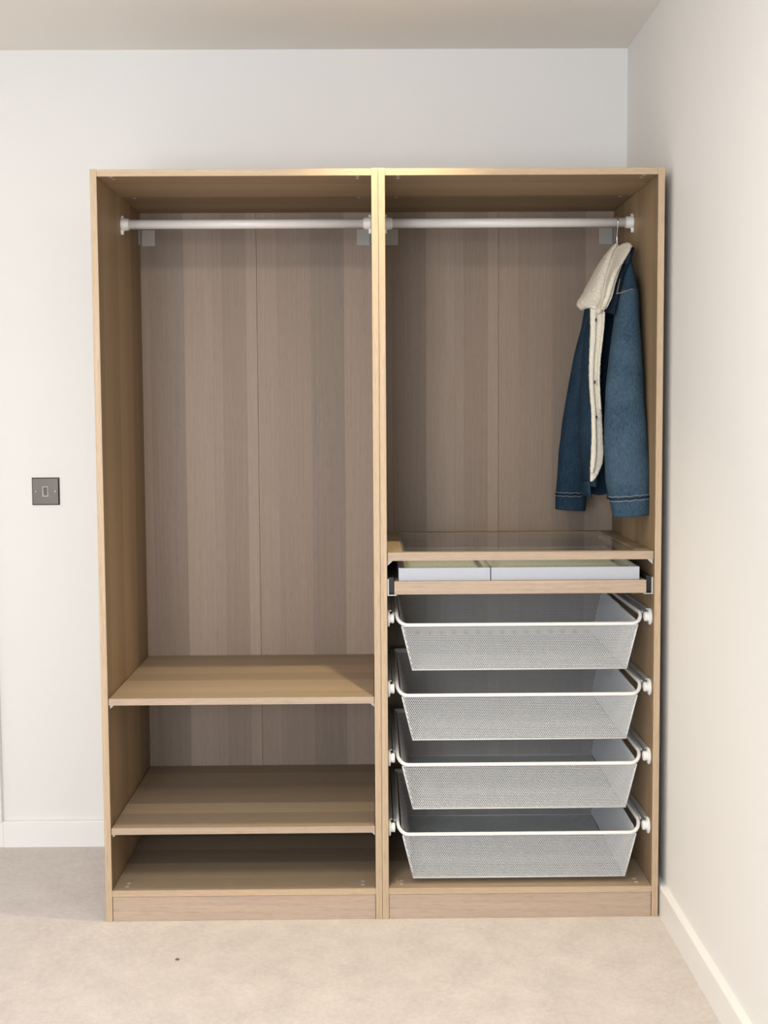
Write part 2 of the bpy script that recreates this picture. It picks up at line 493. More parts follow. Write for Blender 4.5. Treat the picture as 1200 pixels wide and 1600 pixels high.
GF = 'open wardrobe frames'
frame_l = make_frame('left open oak-effect wardrobe frame, empty above two wooden shelves', GF)
frame_r = copy_tree(frame_l)
frame_r.location.x = WD
frame_r['label'] = 'right open oak-effect wardrobe frame beside the right wall, holding wire baskets and a jacket'

# ------------------------------------------------------------------ clothes rails
ROD_Y, ROD_Z = .290, 1.9135


def make_rail(x0, label):
    r = empty('clothes_rail', (x0 + WD / 2, ROD_Y, ROD_Z), label, 'clothes rail', 'white clothes rails')
    a, b = -(WD / 2 - TH), WD / 2 - TH
    done('tube', lathe_bm((a + .003, 0, 0), (1, 0, 0), [(0, .0135), (b - a - .006, .0135)], 28), M_ROD, r, True)
    for s, x in ((1, a), (-1, b)):
        k = done('end_socket', lathe_bm((x + s * .0004, 0, 0), (s, 0, 0), [(0, .0170), (.003, .0185), (.004, .0185), (.010, .0178), (.020, .0165), (.0205, .0160), (.0225, .0160), (.023, .0137)], 28), M_PLAST, r)
        bmx = cyl_bm((x + s * .0004, -.002, .012), (x + s * .006, -.002, .024), .0045, .0035, 10)
        done('fixing_lug', bmx, M_PLAST, k, True)
        bmx = cyl_bm((x + s * .003, -.003, -.012), (x + s * .004, -.003, -.029), .0052, .0045, 12)
        done('locking_screw', bmx, M_WHITE, k, True)
    return r


make_rail(0, 'white tubular clothes rail across the top of the left wardrobe, with nothing on it')
make_rail(WD, 'white tubular clothes rail across the top of the right wardrobe, carrying the hanger')

# ------------------------------------------------------------------ wooden shelves


def make_shelf(z, label):
    r = empty('shelf', (WD / 2, .28, z - .018), label, 'shelf', 'wooden shelves in the left wardrobe')
    hw = WD / 2 - TH - .0012
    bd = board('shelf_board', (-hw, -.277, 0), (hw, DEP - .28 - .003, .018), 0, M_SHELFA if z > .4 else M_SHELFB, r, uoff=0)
    board('front_edge', (-hw, -.2785, 0), (hw, -.2772, .018), 0, M_FITEDGE, bd, bev=.0004)
    for s in (-1, 1):
        for y in (-.262, .23):
            bm = bmesh.new()
            vs = [bm.verts.new((s * (hw + dx), y + dy, dz)) for dy in (0, .012) for dx, dz in ((0, 0), (-.014, 0), (0, -.013))]
            bm.faces.new(vs[:3]); bm.faces.new(vs[3:][::-1])
            for i in range(3): bm.faces.new((vs[i], vs[(i + 1) % 3], vs[3 + (i + 1) % 3], vs[3 + i]))
            bmesh.ops.recalc_face_normals(bm, faces=bm.faces[:])
            done('shelf_support', bm, M_PLAST, r)
    return r


make_shelf(.6127, 'upper oak-effect shelf of the left wardrobe, lit by a wedge of lamp light')
make_shelf(.2580, 'lower oak-effect shelf of the left wardrobe, mostly in shade above the wardrobe floor')

# ------------------------------------------------------------------ glass shelf
gs = empty('glass_shelf', (WD * 1.5, .28, .979), 'glass-topped shelf in an oak frame under the hanging jacket', 'shelf')
hw = WD / 2 - TH - .0012
gx = .3150
fr_ = board('front_rail', (-hw, -.272, 0), (hw, -.245, .0220), 0, M_PANEL, gs, uoff=6.3)
board('front_edge', (-hw, -.2734, 0), (hw, -.2722, .0220), 0, M_FITEDGE, fr_, bev=.0004)
board('back_rail', (-gx, .245, 0), (gx, DEP - .28 - .003, .0220), 0, M_PANEL, gs)
for s in (-1, 1):
    board('side_rail', (min(s * gx, s * hw), -.2445, 0), (max(s * gx, s * hw), DEP - .28 - .003, .0220), 1, M_PANEL, gs)
    bm = box_bm((min(s * (gx - .007), s * (gx - .0002)), -.244, 0), (max(s * (gx - .007), s * (gx - .0002)), .2445, .0155))
    done('glass_ledge', bm, plain('ledge_grey', (.5, .48, .4), .5) if s < 0 else bpy.data.materials['ledge_grey'], gs)
    for y in (-.262, .23):
        bm = bmesh.new()
        vs = [bm.verts.new((s * (hw + dx), y + dy, dz - .0002)) for dy in (0, .012) for dx, dz in ((0, 0), (-.015, 0), (0, -.014))]
        bm.faces.new(vs[:3]); bm.faces.new(vs[3:][::-1])
        for i in range(3): bm.faces.new((vs[i], vs[(i + 1) % 3], vs[3 + (i + 1) % 3], vs[3 + i]))
        bmesh.ops.recalc_face_normals(bm, faces=bm.faces[:])
        done('shelf_support', bm, M_PLAST, gs)
done('glass_pane', box_bm((-gx + .0005, -.2444, .0160), (gx - .0005, .2444, .0205)), M_GLASS, gs)

# ------------------------------------------------------------------ pull-out tray with two inserts
ptx = (.7868 + 1.4602) / 2
pt = empty('pull_out_tray', (ptx, .28, .8895), 'shallow oak-effect pull-out tray below the glass shelf', 'tray')
ph = (1.4602 - .7868) / 2
fp = board('front_panel', (-ph, -.279, 0), (ph, -.262, .0345), 0, M_PANEL, pt)
board('front_edge', (-ph, -.2803, 0), (ph, -.2792, .0345), 0, M_FITEDGE, fp, bev=.0004)
board('tray_base', (-ph + .012, -.2615, .010), (ph - .012, .23, .018), 0, M_PANEL, pt)
for s in (-1, 1):
    board('tray_side', (min(s * ph, s * (ph - .0115)), -.2615, 0), (max(s * ph, s * (ph - .0115)), .23, .0345), 1, M_PANEL, pt)
board('tray_back', (-ph + .012, .2305, 0), (ph - .012, .242, .0345), 0, M_PANEL, pt)


def make_insert(x0, x1, label):
    z0, hh, y0, y1 = .9079, .050, .0185, .505
    r = empty('tray_insert', ((x0 + x1) / 2, (y0 + y1) / 2, z0), label, 'tray insert', 'felt-lined inserts in the pull-out tray')
    a, c = (x1 - x0) / 2, (y1 - y0) / 2
    t = .0035
    bm = bmesh.new()
    for lo, hi in (((-a, -c, 0), (a, -c + t, hh)), ((-a, c - t, 0), (a, c, hh)), ((-a, -c + t, 0), (-a + t, c - t, hh)), ((a - t, -c + t, 0), (a, c - t, hh)),
                   ((-a + t, -c + t, 0), (a - t, c - t, .003))):
        box_bm(lo, hi, bm, bev=.0005)
    done('insert_box', bm, M_TRAY, r)
    bm = bmesh.new()
    # padded felt cushion filling the box, sunk a little below the rim, with raised rolls across it
    nx, ny = 40, 60
    g = [[None] * (ny + 1) for _ in range(nx + 1)]
    for i in range(nx + 1):
        for j in range(ny + 1):
            x = -a + .016 + (2 * a - .032) * i / nx; y = -c + .010 + (2 * c - .020) * j / ny
            e = min(i, nx - i, 3) / 3
            zz = .030 + .0135 * e + .002 * math.sin(j / ny * math.pi * 18) * e
            g[i][j] = bm.verts.new((x, y, zz))
    for i in range(nx):
        for j in range(ny): bm.faces.new((g[i][j], g[i + 1][j], g[i + 1][j + 1], g[i][j + 1]))
    done('felt_pad', bm, M_FELT, r, True)
    bm = bmesh.new()
    for lo, hi in (((-a + t, -c + t, .003), (-a + .0155, c - t, .0475)), ((a - .0155, -c + t, .003), (a - t, c - t, .0475)), ((-a + .016, -c + t, .003), (a - .016, -c + .0095, .0465))):
        box_bm(lo, hi, bm, bev=.002)
    done('felt_rim', bm, M_FELT, r)
    return r


make_insert(.7990, 1.0448, 'narrow light grey felt-lined insert in the left of the tray')
make_insert(1.0474, 1.4458, 'wide light grey felt-lined insert in the right of the tray')
# tray runners (fixed to the frame): zinc angle with a black carriage
for s, x0 in ((1, TH), (-1, WD - TH)):
    def bx2(xa, xb, y0, y1, z0, z1, bm=None, bev=.0004):
        return box_bm((min(x0 + s * xa, x0 + s * xb), y0, z0), (max(x0 + s * xa, x0 + s * xb), y1, z1), bm, bev)
    bm = bx2(.0005, .0045, .012, .50, .884, .930); bx2(.0045, .026, .012, .50, .8845, .8868, bm)
    o = done('tray_runner', bm, M_RAIL, frame_r)
    bm = bx2(.0050, .0178, .020, .48, .8900, .9330); bx2(.0050, .024, .016, .48, .8870, .8890, bm)
    done('runner_carriage', bm, M_BLACK, o)

# ------------------------------------------------------------------ wire baskets


def perforated(poly, pitch, ratio, depth=0.0, border=.004):
    """convex polygon (2-D, metres) of hexagon-punched sheet; depth adds the walls of the holes"""
    xs = [p[0] for p in poly]; ys = [p[1] for p in poly]
    R = pitch / math.sqrt(3); hr = R * ratio
    ang = [math.pi / 6 + k * math.pi / 3 for k in range(6)]
    out = [(R * math.cos(a), R * math.sin(a)) for a in ang]; inn = [(hr * math.cos(a), hr * math.sin(a)) for a in ang]
    n = len(poly)
    area2 = sum(poly[i][0] * poly[(i + 1) % n][1] - poly[(i + 1) % n][0] * poly[i][1] for i in range(n))
    sg = 1 if area2 > 0 else -1
    lines = []
    for i in range(n):
        (x0, y0), (x1, y1) = poly[i], poly[(i + 1) % n]; l = math.hypot(x1 - x0, y1 - y0)
        nx, ny = -(y1 - y0) / l * sg, (x1 - x0) / l * sg
        lines.append((nx, ny, nx * x0 + ny * y0))
    verts, faces = [], []
    dy = pitch * math.sqrt(3) / 2
    rows = int((max(ys) - min(ys)) / dy) + 2; cols = int((max(xs) - min(xs)) / pitch) + 2
    for j in range(rows):
        cy = min(ys) + j * dy
        for i in range(cols):
            cx = min(xs) + (i + .5 * (j % 2)) * pitch
            d = min(nx * cx + ny * cy - k for nx, ny, k in lines)
            if d < -R: continue
            b = len(verts)
            if d < R * .85:
                verts += [(cx + x, cy + y, 0) for x, y in out]
                faces.append(tuple(range(b, b + 6)))
                continue
            verts += [(cx + x, cy + y, 0) for x, y in out] + [(cx + x, cy + y, 0) for x, y in inn]
            for k in range(6):
                k2 = (k + 1) % 6
                faces.append((b + k, b + k2, b + 6 + k2, b + 6 + k))
            if depth:
                verts += [(cx + x, cy + y, depth) for x, y in inn]
                for k in range(6):
                    k2 = (k + 1) % 6
                    faces.append((b + 6 + k, b + 6 + k2, b + 12 + k2, b + 12 + k))
    me = bpy.data.meshes.new('tmp'); me.from_pydata(verts, [], faces)
    bm = bmesh.new(); bm.from_mesh(me); bpy.data.meshes.remove(me)
    for nx, ny, k in lines:
        bmesh.ops.bisect_plane(bm, geom=bm.verts[:] + bm.edges[:] + bm.faces[:], plane_co=(nx * k, ny * k, 0), plane_no=(-nx, -ny, 0), clear_outer=True)
    return bm


def place(bm, o, ex, ey):
    ex, ey = Vector(ex).normalized(), Vector(ey).normalized(); ez = ex.cross(ey)
    m = Matrix((ex, ey, ez)).transposed().to_4x4(); m.translation = Vector(o); bm.transform(m); return bm


def make_basket():
    r = empty('wire_basket', (1.1255, .28, .678), 'x', 'basket', 'white mesh pull-out baskets')
    H1 = .121                                  # front wire above the base
    HS = .142                                  # side rim above the base
    tw, bw = .3190, .2905                      # half widths at the front wire and at the base
    sl = (tw - bw) / H1
    ts = bw + sl * HS
    yf, yb, fs = -.254, .250, .006             # front, back, lean of front and back
    PT = .0052
    # front and back sheets
    bm = perforated([(-bw, 0), (bw, 0), (bw + sl * H1, H1), (-bw - sl * H1, H1)], PT, .75)
    place(bm, (0, yf + fs, 0), (1, 0, 0), (0, -fs, H1)); done('mesh_front', bm, M_MESH, r)
    bm = perforated([(-bw, 0), (bw, 0), (ts, HS), (-ts, HS)], PT, .75)
    place(bm, (0, yb - fs, 0), (1, 0, 0), (0, fs, HS)); done('mesh_back', bm, M_MESH, r)
    for s in (-1, 1):
        L_ = yb - yf
        bm = perforated([(-L_ / 2 + fs, 0), (L_ / 2 - fs, 0), (L_ / 2, HS * 1.01), (-L_ / 2, HS * .93)], PT, .75, depth=-.0014 * s)
        place(bm, (s * bw, (yf + yb) / 2, 0), (0, 1, 0), (s * sl * HS, 0, HS)); done('mesh_side', bm, M_MESH, r)
    bm = perforated([(-bw, yf + fs), (bw, yf + fs), (bw, yb - fs), (-bw, yb - fs)], .0068, .58, depth=-.0016)
    done('mesh_base', bm, M_MESH, r)
    # rim: flat-sided wire, high along the sides and back, dipping to the front
    pts = []
    R = .030
    zs, zf = HS + .006, H1 + .003
    xs = ts + .008
    pts.append((-xs, yb - .004, zs)); 
    for k in range(1, 5):
        t = k / 5; pts.append((-xs, yb + (yf + .06 - yb) * t, zs))
    cn = 9
    def corner(sg):
        o = []
        for k in range(cn + 1):
            a = k / cn * math.pi / 2
            x = xs - .0 - (xs - tw + .014) * (1 - math.cos(a))
            z = zs - (zs - zf) * math.sin(a)
            y = yf + .034 - .034 * math.sin(a)
            o.append((sg * (xs - (.030) * (1 - math.cos(a))), y, zs - (zs - zf) * (math.sin(a))))
        return o
    pts += corner(-1)
    for k in range(1, 8): pts.append((-(xs - .03) + 2 * (xs - .03) * k / 8, yf, zf))
    pts += corner(1)[::-1]
    for k in range(4, 0, -1):
        t = k / 5; pts.append((xs, yb + (yf + .06 - yb) * t, zs))
    pts.append((xs, yb - .004, zs))
    for k in range(1, 4): pts.append((xs - 2 * xs * k / 4, yb, zs))
    done('rim', tube_bm(pts, .0051, 12, True), M_WHITE, r, True)
    # corner and base wires
    for sx in (-1, 1):
        done('corner_wire', tube_bm([(sx * bw, yf + fs, .001), (sx * tw, yf, H1)], .0016, 8), M_MESH, r, True)
        done('corner_wire', tube_bm([(sx * bw, yb - fs, .001), (sx * ts, yb, HS)], .0026, 8), M_MESH, r, True)
        done('base_wire', tube_bm([(sx * bw, yf + fs, 0), (sx * bw, yb - fs, 0)], .0015, 8), M_MESH, r, True)
        done('glide_flange', box_bm((min(sx * (xs + .001), sx * (xs + .0115)), yf + .045, zs - .004), (max(sx * (xs + .001), sx * (xs + .0115)), yb - .01, zs + .003), bev=.0006), M_MESH, r)
    for y in (yf + fs, yb - fs):
        done('base_wire', tube_bm([(-bw, y, 0), (bw, y, 0)], .0015, 8), M_MESH, r, True)
    return r


RIMZ = [.8023, .6096, .4185, .2254]
names = ['white mesh basket directly below the oak-fronted tray, topmost of four',
         'second white mesh basket from the top in the right wardrobe',
         'third white mesh basket from the top, just above the bottom one',
         'lowest white mesh basket, just above the wardrobe floor, its inside showing most']
bk0 = make_basket()
for i, z in enumerate(RIMZ):
    b = bk0 if i == 0 else copy_tree(bk0)
    b.location.z = z - .124
    b['label'] = names[i]
    zr = z - .124 + .142 + .004                # runners for this basket, fixed to the frame's sides
    for s, x0 in ((1, TH), (-1, WD - TH)):
        bm = box_bm((min(x0 + s * .0004, x0 + s * .004), .040, zr - .018), (max(x0 + s * .0004, x0 + s * .004), .53, zr + .016), bev=.0006)
        box_bm((min(x0 + s * .004, x0 + s * .011), .045, zr - .018), (max(x0 + s * .004, x0 + s * .011), .53, zr - .015), bm, bev=.0005)
        box_bm((min(x0 + s * .004, x0 + s * .011), .045, zr + .0125), (max(x0 + s * .004, x0 + s * .011), .53, zr + .0155), bm, bev=.0005)
        o = done('basket_runner', bm, M_RAIL, frame_r)
        cap = lathe_bm((x0 + s * .0006, .036, zr - .005), (s, 0, 0), [(0, .0220), (.0030, .0232), (.0055, .0205), (.0065, .0125), (.0085, .0115), (.011, .0130), (.0165, .0130), (.018, .0105)], 24)
        done('runner_cap', cap, M_WHITE, o)

# ------------------------------------------------------------------ light switch on the back wall
sx, sz = -.2943, 1.1346
sw = empty('light_switch', (sx, YB, sz), 'square brushed-steel light switch on the wall left of the wardrobe', 'light switch')
bm = bmesh.new()
o_, i_ = .043, .0395
lo_ = [(-o_, 0, -o_), (o_, 0, -o_), (o_, 0, o_), (-o_, 0, o_)]
md_ = [(-o_, -.003, -o_), (o_, -.003, -o_), (o_, -.003, o_), (-o_, -.003, o_)]
up_ = [(-i_, -.0065, -i_), (i_, -.0065, -i_), (i_, -.0065, i_), (-i_, -.0065, i_)]
V = [[bm.verts.new(p) for p in ring] for ring in (lo_, md_, up_)]
for a, b in ((0, 1), (1, 2)):
    for k in range(4): bm.faces.new((V[a][k], V[a][(k + 1) % 4], V[b][(k + 1) % 4], V[b][k]))
bm.faces.new(V[2]); bm.faces.new(V[0][::-1])
bmesh.ops.recalc_face_normals(bm, faces=bm.faces[:])
done('face_plate', bm, M_STEEL, sw)
bm = bmesh.new()
for lo, hi in (((-.0085, -.0085, -.0155), (-.0068, -.0064, .0155)), ((.0068, -.0085, -.0155), (.0085, -.0064, .0155)), ((-.0068, -.0085, -.0155), (.0068, -.0064, -.0138)), ((-.0068, -.0085, .0138), (.0068, -.0064, .0155))):
    box_bm(lo, hi, bm)
done('rocker_frame', bm, M_PLAST, sw)
bm = bmesh.new()
V = [bm.verts.new(p) for p in ((-.0066, -.0066, -.0136), (.0066, -.0066, -.0136), (.0066, -.0066, .0136), (-.0066, -.0066, .0136), (-.0066, -.0078, -.0136), (.0066, -.0078, -.0136), (.0066, -.0108, .0136), (-.0066, -.0108, .0136))]
for f in ((0, 1, 2, 3), (4, 7, 6, 5), (0, 4, 5, 1), (1, 5, 6, 2), (2, 6, 7, 3), (3, 7, 4, 0)): bm.faces.new([V[i] for i in f])
bmesh.ops.recalc_face_normals(bm, faces=bm.faces[:])
done('rocker', bm, M_DARKSW, sw)
for s in (-1, 1):
    done('screw_head', lathe_bm((s * .0302, -.0064, 0), (0, -1, 0), [(0, .0026), (.0008, .0026), (.0016, .0014)], 14), M_CHROME, sw, True)

# ------------------------------------------------------------------ ceiling downlight (just out of frame, above the wardrobe front)
dl = empty('ceiling_downlight', (DL_X, DL_Y, CEIL), 'small round recessed ceiling lamp in front of the wardrobe top', 'ceiling light')
bm = bmesh.new(); n = 32; rings = []
for rr, z in ((.046, 0), (.045, -.004), (.034, -.005), (.030, -.001), (.028, -.0005)):
    rings.append([bm.verts.new((rr * math.cos(2 * math.pi * k / n), rr * math.sin(2 * math.pi * k / n), z)) for k in range(n)])
for i in range(4):
    for k in range(n): bm.faces.new((rings[i][k], rings[i][(k + 1) % n], rings[i + 1][(k + 1) % n], rings[i + 1][k]))
bmesh.ops.recalc_face_normals(bm, faces=bm.faces[:])
done('trim_ring', bm, M_STEEL, dl, True)

# ------------------------------------------------------------------ coat hanger
HX, HY = 1.4345, .290
ch = empty('coat_hanger', (HX, HY, ROD_Z), 'thin chrome-hooked hanger on the right clothes rail, inside the jacket', 'hanger')
pts = []
Rk = .0168
for k in range(15):
    a = math.radians(-35 + 250 * k / 14)       # hook over the rail, in the depth plane
    pts.append((0, -Rk * math.cos(a) * -1, Rk * math.sin(a)))
pts = [(0, p[1], p[2]) for p in pts]
pts = pts[::-1]
tail = [(-.0005, -.010, -.020), (.0, -.002, -.034), (.0005, 0, -.048), (.001, 0, -.062), (.001, 0, -.085)]
pts = [(0, Rk * math.cos(math.radians(a)), Rk * math.sin(math.radians(a))) for a in range(-20, 211, 15)] + tail
done('hook', tube_bm(pts, .0017, 8), M_CHROME, ch, True)
pts = [(-.030, .145, -.178), (-.020, .11, -.150), (-.004, .05, -.112), (.001, 0, -.084), (.004, -.03, -.112), (.002, -.065, -.150), (-.002, -.095, -.178)]
done('shoulder_bar', tube_bm(pts, .006, 10), M_BLACK, ch, True)

# ------------------------------------------------------------------ denim jacket
JX, JY, JZ = 1.40, .28, 1.15
J = empty('denim_jacket', (JX, JY, JZ), 'blue denim jacket with cream fleece collar hanging from the right rail', 'jacket')
JO = Vector((JX, JY, JZ))


def interp(rows, sub):
    """Catmull-Rom through rows of equal-length float tuples"""
    out = []
    n = len(rows)
    for i in range(n - 1):
        p0, p1, p2, p3 = rows[max(i - 1, 0)], rows[i], rows[i + 1], rows[min(i + 2, n - 1)]
        for k in range(sub):
            t = k / sub
            out.append(tuple(.5 * ((2 * b) + (-a + c) * t + (2 * a - 5 * b + 4 * c - d) * t * t + (-a + 3 * b - 3 * c + d) * t ** 3) for a, b, c, d in zip(p0, p1, p2, p3)))
    out.append(rows[-1])
    return out


def sleeve(name, rows, mat, n=40, sub=8, amp=.0035, cap=True, phi=0.0, ex=.85, freq=14):
    """rows: (yL, xL, yR, xR, Y, half_depth) - a cloth tube, full-round section"""
    bm = bmesh.new(); rings = []
    for yl, xl, yr, xr, Y, hd in interp(rows, sub):
        a, b = P(xl, yl, Y) - JO, P(xr, yr, Y) - JO
        c, e = (a + b) / 2, (b - a) / 2
        d = Vector((-math.sin(phi), math.cos(phi), 0)) * hd
        ring = []
        for k in range(n):
            t = 2 * math.pi * k / n
            ct, st = math.cos(t), math.sin(t)
            p = c + e * math.copysign(abs(ct) ** ex, ct) + d * math.copysign(abs(st) ** ex, st)
            q = Vector((p.x * freq, p.y * freq, p.z * freq * .55))
            nn = noise.noise(q) + .5 * noise.noise(q * 2.3)
            p = p + (p - c).normalized() * nn * amp
            ring.append(bm.verts.new(p))
        rings.append(ring)
    for i in range(len(rings) - 1):
        for k in range(n): bm.faces.new((rings[i][k], rings[i][(k + 1) % n], rings[i + 1][(k + 1) % n], rings[i + 1][k]))
    if cap:
        bm.faces.new(rings[0])
    bmesh.ops.recalc_face_normals(bm, faces=bm.faces[:])
    return done(name, bm, mat, J, True), rings


NEAR = [(455, 963, 452, 995, .165, .050), (485, 960, 482, 997.5, .150, .050), (511, 958, 511, 999.5, .135, .048), (559, 952, 559, 1003.5, .120, .045),
        (607, 946.5, 607, 1006, .110, .042), (655, 944, 655, 1008.5, .100, .040), (703, 944.5, 703, 1011.5, .095, .038), (750, 947.5, 748, 1014, .09, .036), (779, 953.5, 775, 1014.5, .09, .036)]
FAR = [(474, 917, 474, 944, .41, .045), (486, 914, 486, 942, .42, .052), (511, 909, 511, 936, .43, .050), (543, 901, 543, 930, .44, .048), (575, 893.5, 575, 926, .445, .046), (607, 887.5, 607, 922, .45, .044),
       (639, 882, 639, 919, .45, .042), (671, 878, 671, 917, .455, .040), (719, 873.5, 719, 915, .455, .038), (770, 869.5, 770, 914, .455, .036)]
sl_n, _ = sleeve('sleeve', NEAR, M_DENIM)
sl_f, _ = sleeve('sleeve', FAR, M_DENIM_SHADE)


def cuff(rows, mat, stitch_rows, name='cuff'):
    o, _ = sleeve(name, rows, mat, amp=.0018, cap=False, sub=4)
    s = o.modifiers.new('thickness', 'SOLIDIFY'); s.thickness = .003; s.offset = -1
    for yl, xl, yr, xr, Y, hd in stitch_rows:
        a, b = P(xl, yl, Y) - JO, P(xr, yr, Y) - JO
        c, e = (a + b) / 2, (b - a) / 2
        pts = []
        for k in range(40):
            t = 2 * math.pi * k / 40; ct, st = math.cos(t), math.sin(t)
            pts.append(c + e * math.copysign(abs(ct) ** .85, ct) + Vector((0, hd, 0)) * math.copysign(abs(st) ** .85, st) + Vector((0, 0, .0012 * math.sin(k * 2.1))))
        q = done('stitching', tube_bm(pts, .0009, 6, True), M_STITCH, o, True)
    # puckered fold between the two rows of stitches
    (yl, xl, yr, xr, Y, hd), (yl2, xl2, yr2, xr2, _, hd2) = stitch_rows
    a, b = P((xl + xl2) / 2, (yl + yl2) / 2, Y) - JO, P((xr + xr2) / 2, (yr + yr2) / 2, Y) - JO
    c, e = (a + b) / 2, (b - a) / 2
    pts = []
    for k in range(90):
        t = 2 * math.pi * k / 90; ct, st = math.cos(t), math.sin(t)
        pts.append(c + e * .995 * math.copysign(abs(ct) ** .85, ct) + Vector((0, hd * .995, 0)) * math.copysign(abs(st) ** .85, st) + Vector((0, 0, .0013 * math.sin(k * 1.3) + .0008 * math.sin(k * 2.9))))
    done('pucker', tube_bm(pts, .0014, 6, True), M_NAVY, o, True)
    return o


cuff([(777, 952.5, 772, 1015.5, .09, .0385), (790, 954.5, 787, 1015.5, .09, .0385), (808.5, 957.5, 803, 1014.5, .09, .037)], M_DENIM,
     [(776, 951.5, 771, 1016, .09, .0395), (783, 953, 778, 1016.2, .09, .0398)])
cuff([(769, 869, 769, 915, .455, .038), (782, 868.5, 783, 915, .455, .038), (795.5, 868, 797.5, 914, .455, .0365)], M_DENIM_SHADE,
     [(769, 868.2, 769, 915.8, .455, .039), (774, 868, 774.5, 915.8, .455, .0392)])
# yoke over the near shoulder with its pale seam
sleeve('yoke', [(396, 976, 394, 986, .215, .020), (412, 972, 410, 985.5, .205, .040), (432, 967.5, 430, 990.5, .185, .046), (457, 962.5, 453, 995.5, .165, .0515)], M_DENIM_SHADE, amp=.001)
a = [P(963, 459, .120), P(972, 457, .1135), P(980, 454, .1125), P(987, 451.5, .114), P(994.5, 453, .125)]
done('shoulder_seam', tube_bm([p - JO for p in a], .0012, 6), M_TAN, J, True)
a = [P(964, 458, .125), P(966, 448, .128), P(968.5, 436, .135)]
done('shoulder_seam', tube_bm([p - JO for p in a], .0010, 6), M_TAN, J, True)

# body: open-fronted tube of cloth, section swept from the near front edge round the back to the far front edge
BODY = [(436, 958, 993, .060), (455, 948, 999, .085), (480, 932, 1002, .112), (505, 920, 1004, .135), (555, 912, 1008, .135), (640, 906, 1004, .125), (700, 908, 1000, .12), (745, 912, 990, .115), (758, 913, 984, .112)]
bm = bmesh.new(); rings = []
NB = 56
for yy, xl, xr, hd in interp(BODY, 6):
    c = (P(xl, yy, .28) + P(xr, yy, .28)) / 2 - JO; aw = (P(xr, yy, .28) - P(xl, yy, .28)).length / 2
    ring = []
    for k in range(NB + 1):
        t = math.radians(-108 + 333 * k / NB)              # -108 = near front edge, 225 = far front edge
        p = c + Vector((aw * math.cos(t), hd * math.sin(t), 0))
        q = p * 11; nn = noise.noise(Vector((q.x, q.y, q.z * .5)))
        p = p + (p - c).normalized() * nn * .004
        p.x = min(p.x, 1.476 - JX)                         # the back of the jacket rests against the side panel
        ring.append(bm.verts.new(p))
    rings.append(ring)
for i in range(len(rings) - 1):
    for k in range(NB): bm.faces.new((rings[i][k], rings[i][k + 1], rings[i + 1][k + 1], rings[i + 1][k]))
bmesh.ops.recalc_face_normals(bm, faces=bm.faces[:])
body = done('body', bm, M_DENIM_SHADE, J, True)
sm = body.modifiers.new('thickness', 'SOLIDIFY'); sm.thickness = .004; sm.offset = 0
# hem band
bm = bmesh.new(); rings = []
for yy, xl, xr, hd in ((752, 912, 987, .115), (760, 912.5, 985, .1145), (770, 913.5, 982, .113), (776, 914, 981, .112)):
    c = (P(xl, yy, .28) + P(xr, yy, .28)) / 2 - JO; aw = (P(xr, yy, .28) - P(xl, yy, .28)).length / 2 + .003
    rings.append([bm.verts.new(c + Vector((aw * math.cos(t), (hd + .003) * math.sin(t), .004 * math.sin(k * .5)))) for k in range(NB + 1) for t in (math.radians(-108 + 318 * k / NB),)])
for i in range(len(rings) - 1):
    for k in range(NB): bm.faces.new((rings[i][k], rings[i][k + 1], rings[i + 1][k + 1], rings[i + 1][k]))
bmesh.ops.recalc_face_normals(bm, faces=bm.faces[:])
hem = done('waistband', bm, M_DENIM_SHADE, J, True)
sm = hem.modifiers.new('thickness', 'SOLIDIFY'); sm.thickness = .006; sm.offset = 0


def fluff(bm, amp, freq, amp2=0.0):
    bm.normal_update()
    mv = []
    for v in bm.verts:
        n1 = noise.noise(v.co * freq); n2 = noise.noise(v.co * freq * 2.3 + Vector((3, 1, 7)))
        mv.append(v.normal * (n1 * amp + n2 * (amp2 or amp * .6)))
    for v, d in zip(bm.verts, mv): v.co += d


def fleece_strip(name, rows, thick, parent=J, nx=14, sub=14):
    """soft strip: rows (y, xL, xR, Y) with a rounded cushion section"""
    bm = bmesh.new(); rings = []
    for yy, xl, xr, Y in interp(rows, sub):
        a, b = P(xl, yy, Y) - JO, P(xr, yy, Y) - JO
        c, e = (a + b) / 2, (b - a) / 2
        ring = []
        for k in range(nx * 2):
            t = 2 * math.pi * k / (nx * 2)
            ring.append(bm.verts.new(c + e * math.copysign(abs(math.cos(t)) ** .7, math.cos(t)) + Vector((0, thick * math.sin(t), 0))))
        rings.append(ring)
    m = nx * 2
    for i in range(len(rings) - 1):
        for k in range(m): bm.faces.new((rings[i][k], rings[i][(k + 1) % m], rings[i + 1][(k + 1) % m], rings[i + 1][k]))
    bm.faces.new(rings[0]); bm.faces.new(rings[-1][::-1])
    bmesh.ops.recalc_face_normals(bm, faces=bm.faces[:])
    fluff(bm, .0013, 170)
    return done(name, bm, M_FLEECE, parent, True)


ROWS = [(482, 922.5, 946), (520, 922.5, 943.5), (560, 921, 938.8), (600, 921, 937.5), (640, 924, 940), (680, 925, 942), (715, 923.5, 943), (738, 922.5, 936), (752, 922, 927)]
lap = fleece_strip('fleece_placket', [(y, a, b, .178) for y, a, b in ROWS], .006)
fleece_strip('fleece_edge', [(y, a - .5, a + (b - a) * .42, .170) for y, a, b in ROWS[:-1]], .008)
fleece_strip('fleece_edge', [(y, b - 4.2, b, .166) for y, a, b in ROWS[:5]], .006)
for x, y in ((931, 500), (929, 597), (931.5, 652)):
    c = P(x, y, .1635) - JO
    done('buttonhole', box_bm((c.x - .0022, c.y - .004, c.z - .0045), (c.x + .0022, c.y + .004, c.z + .0045), bev=.0015), M_BLACK, lap)

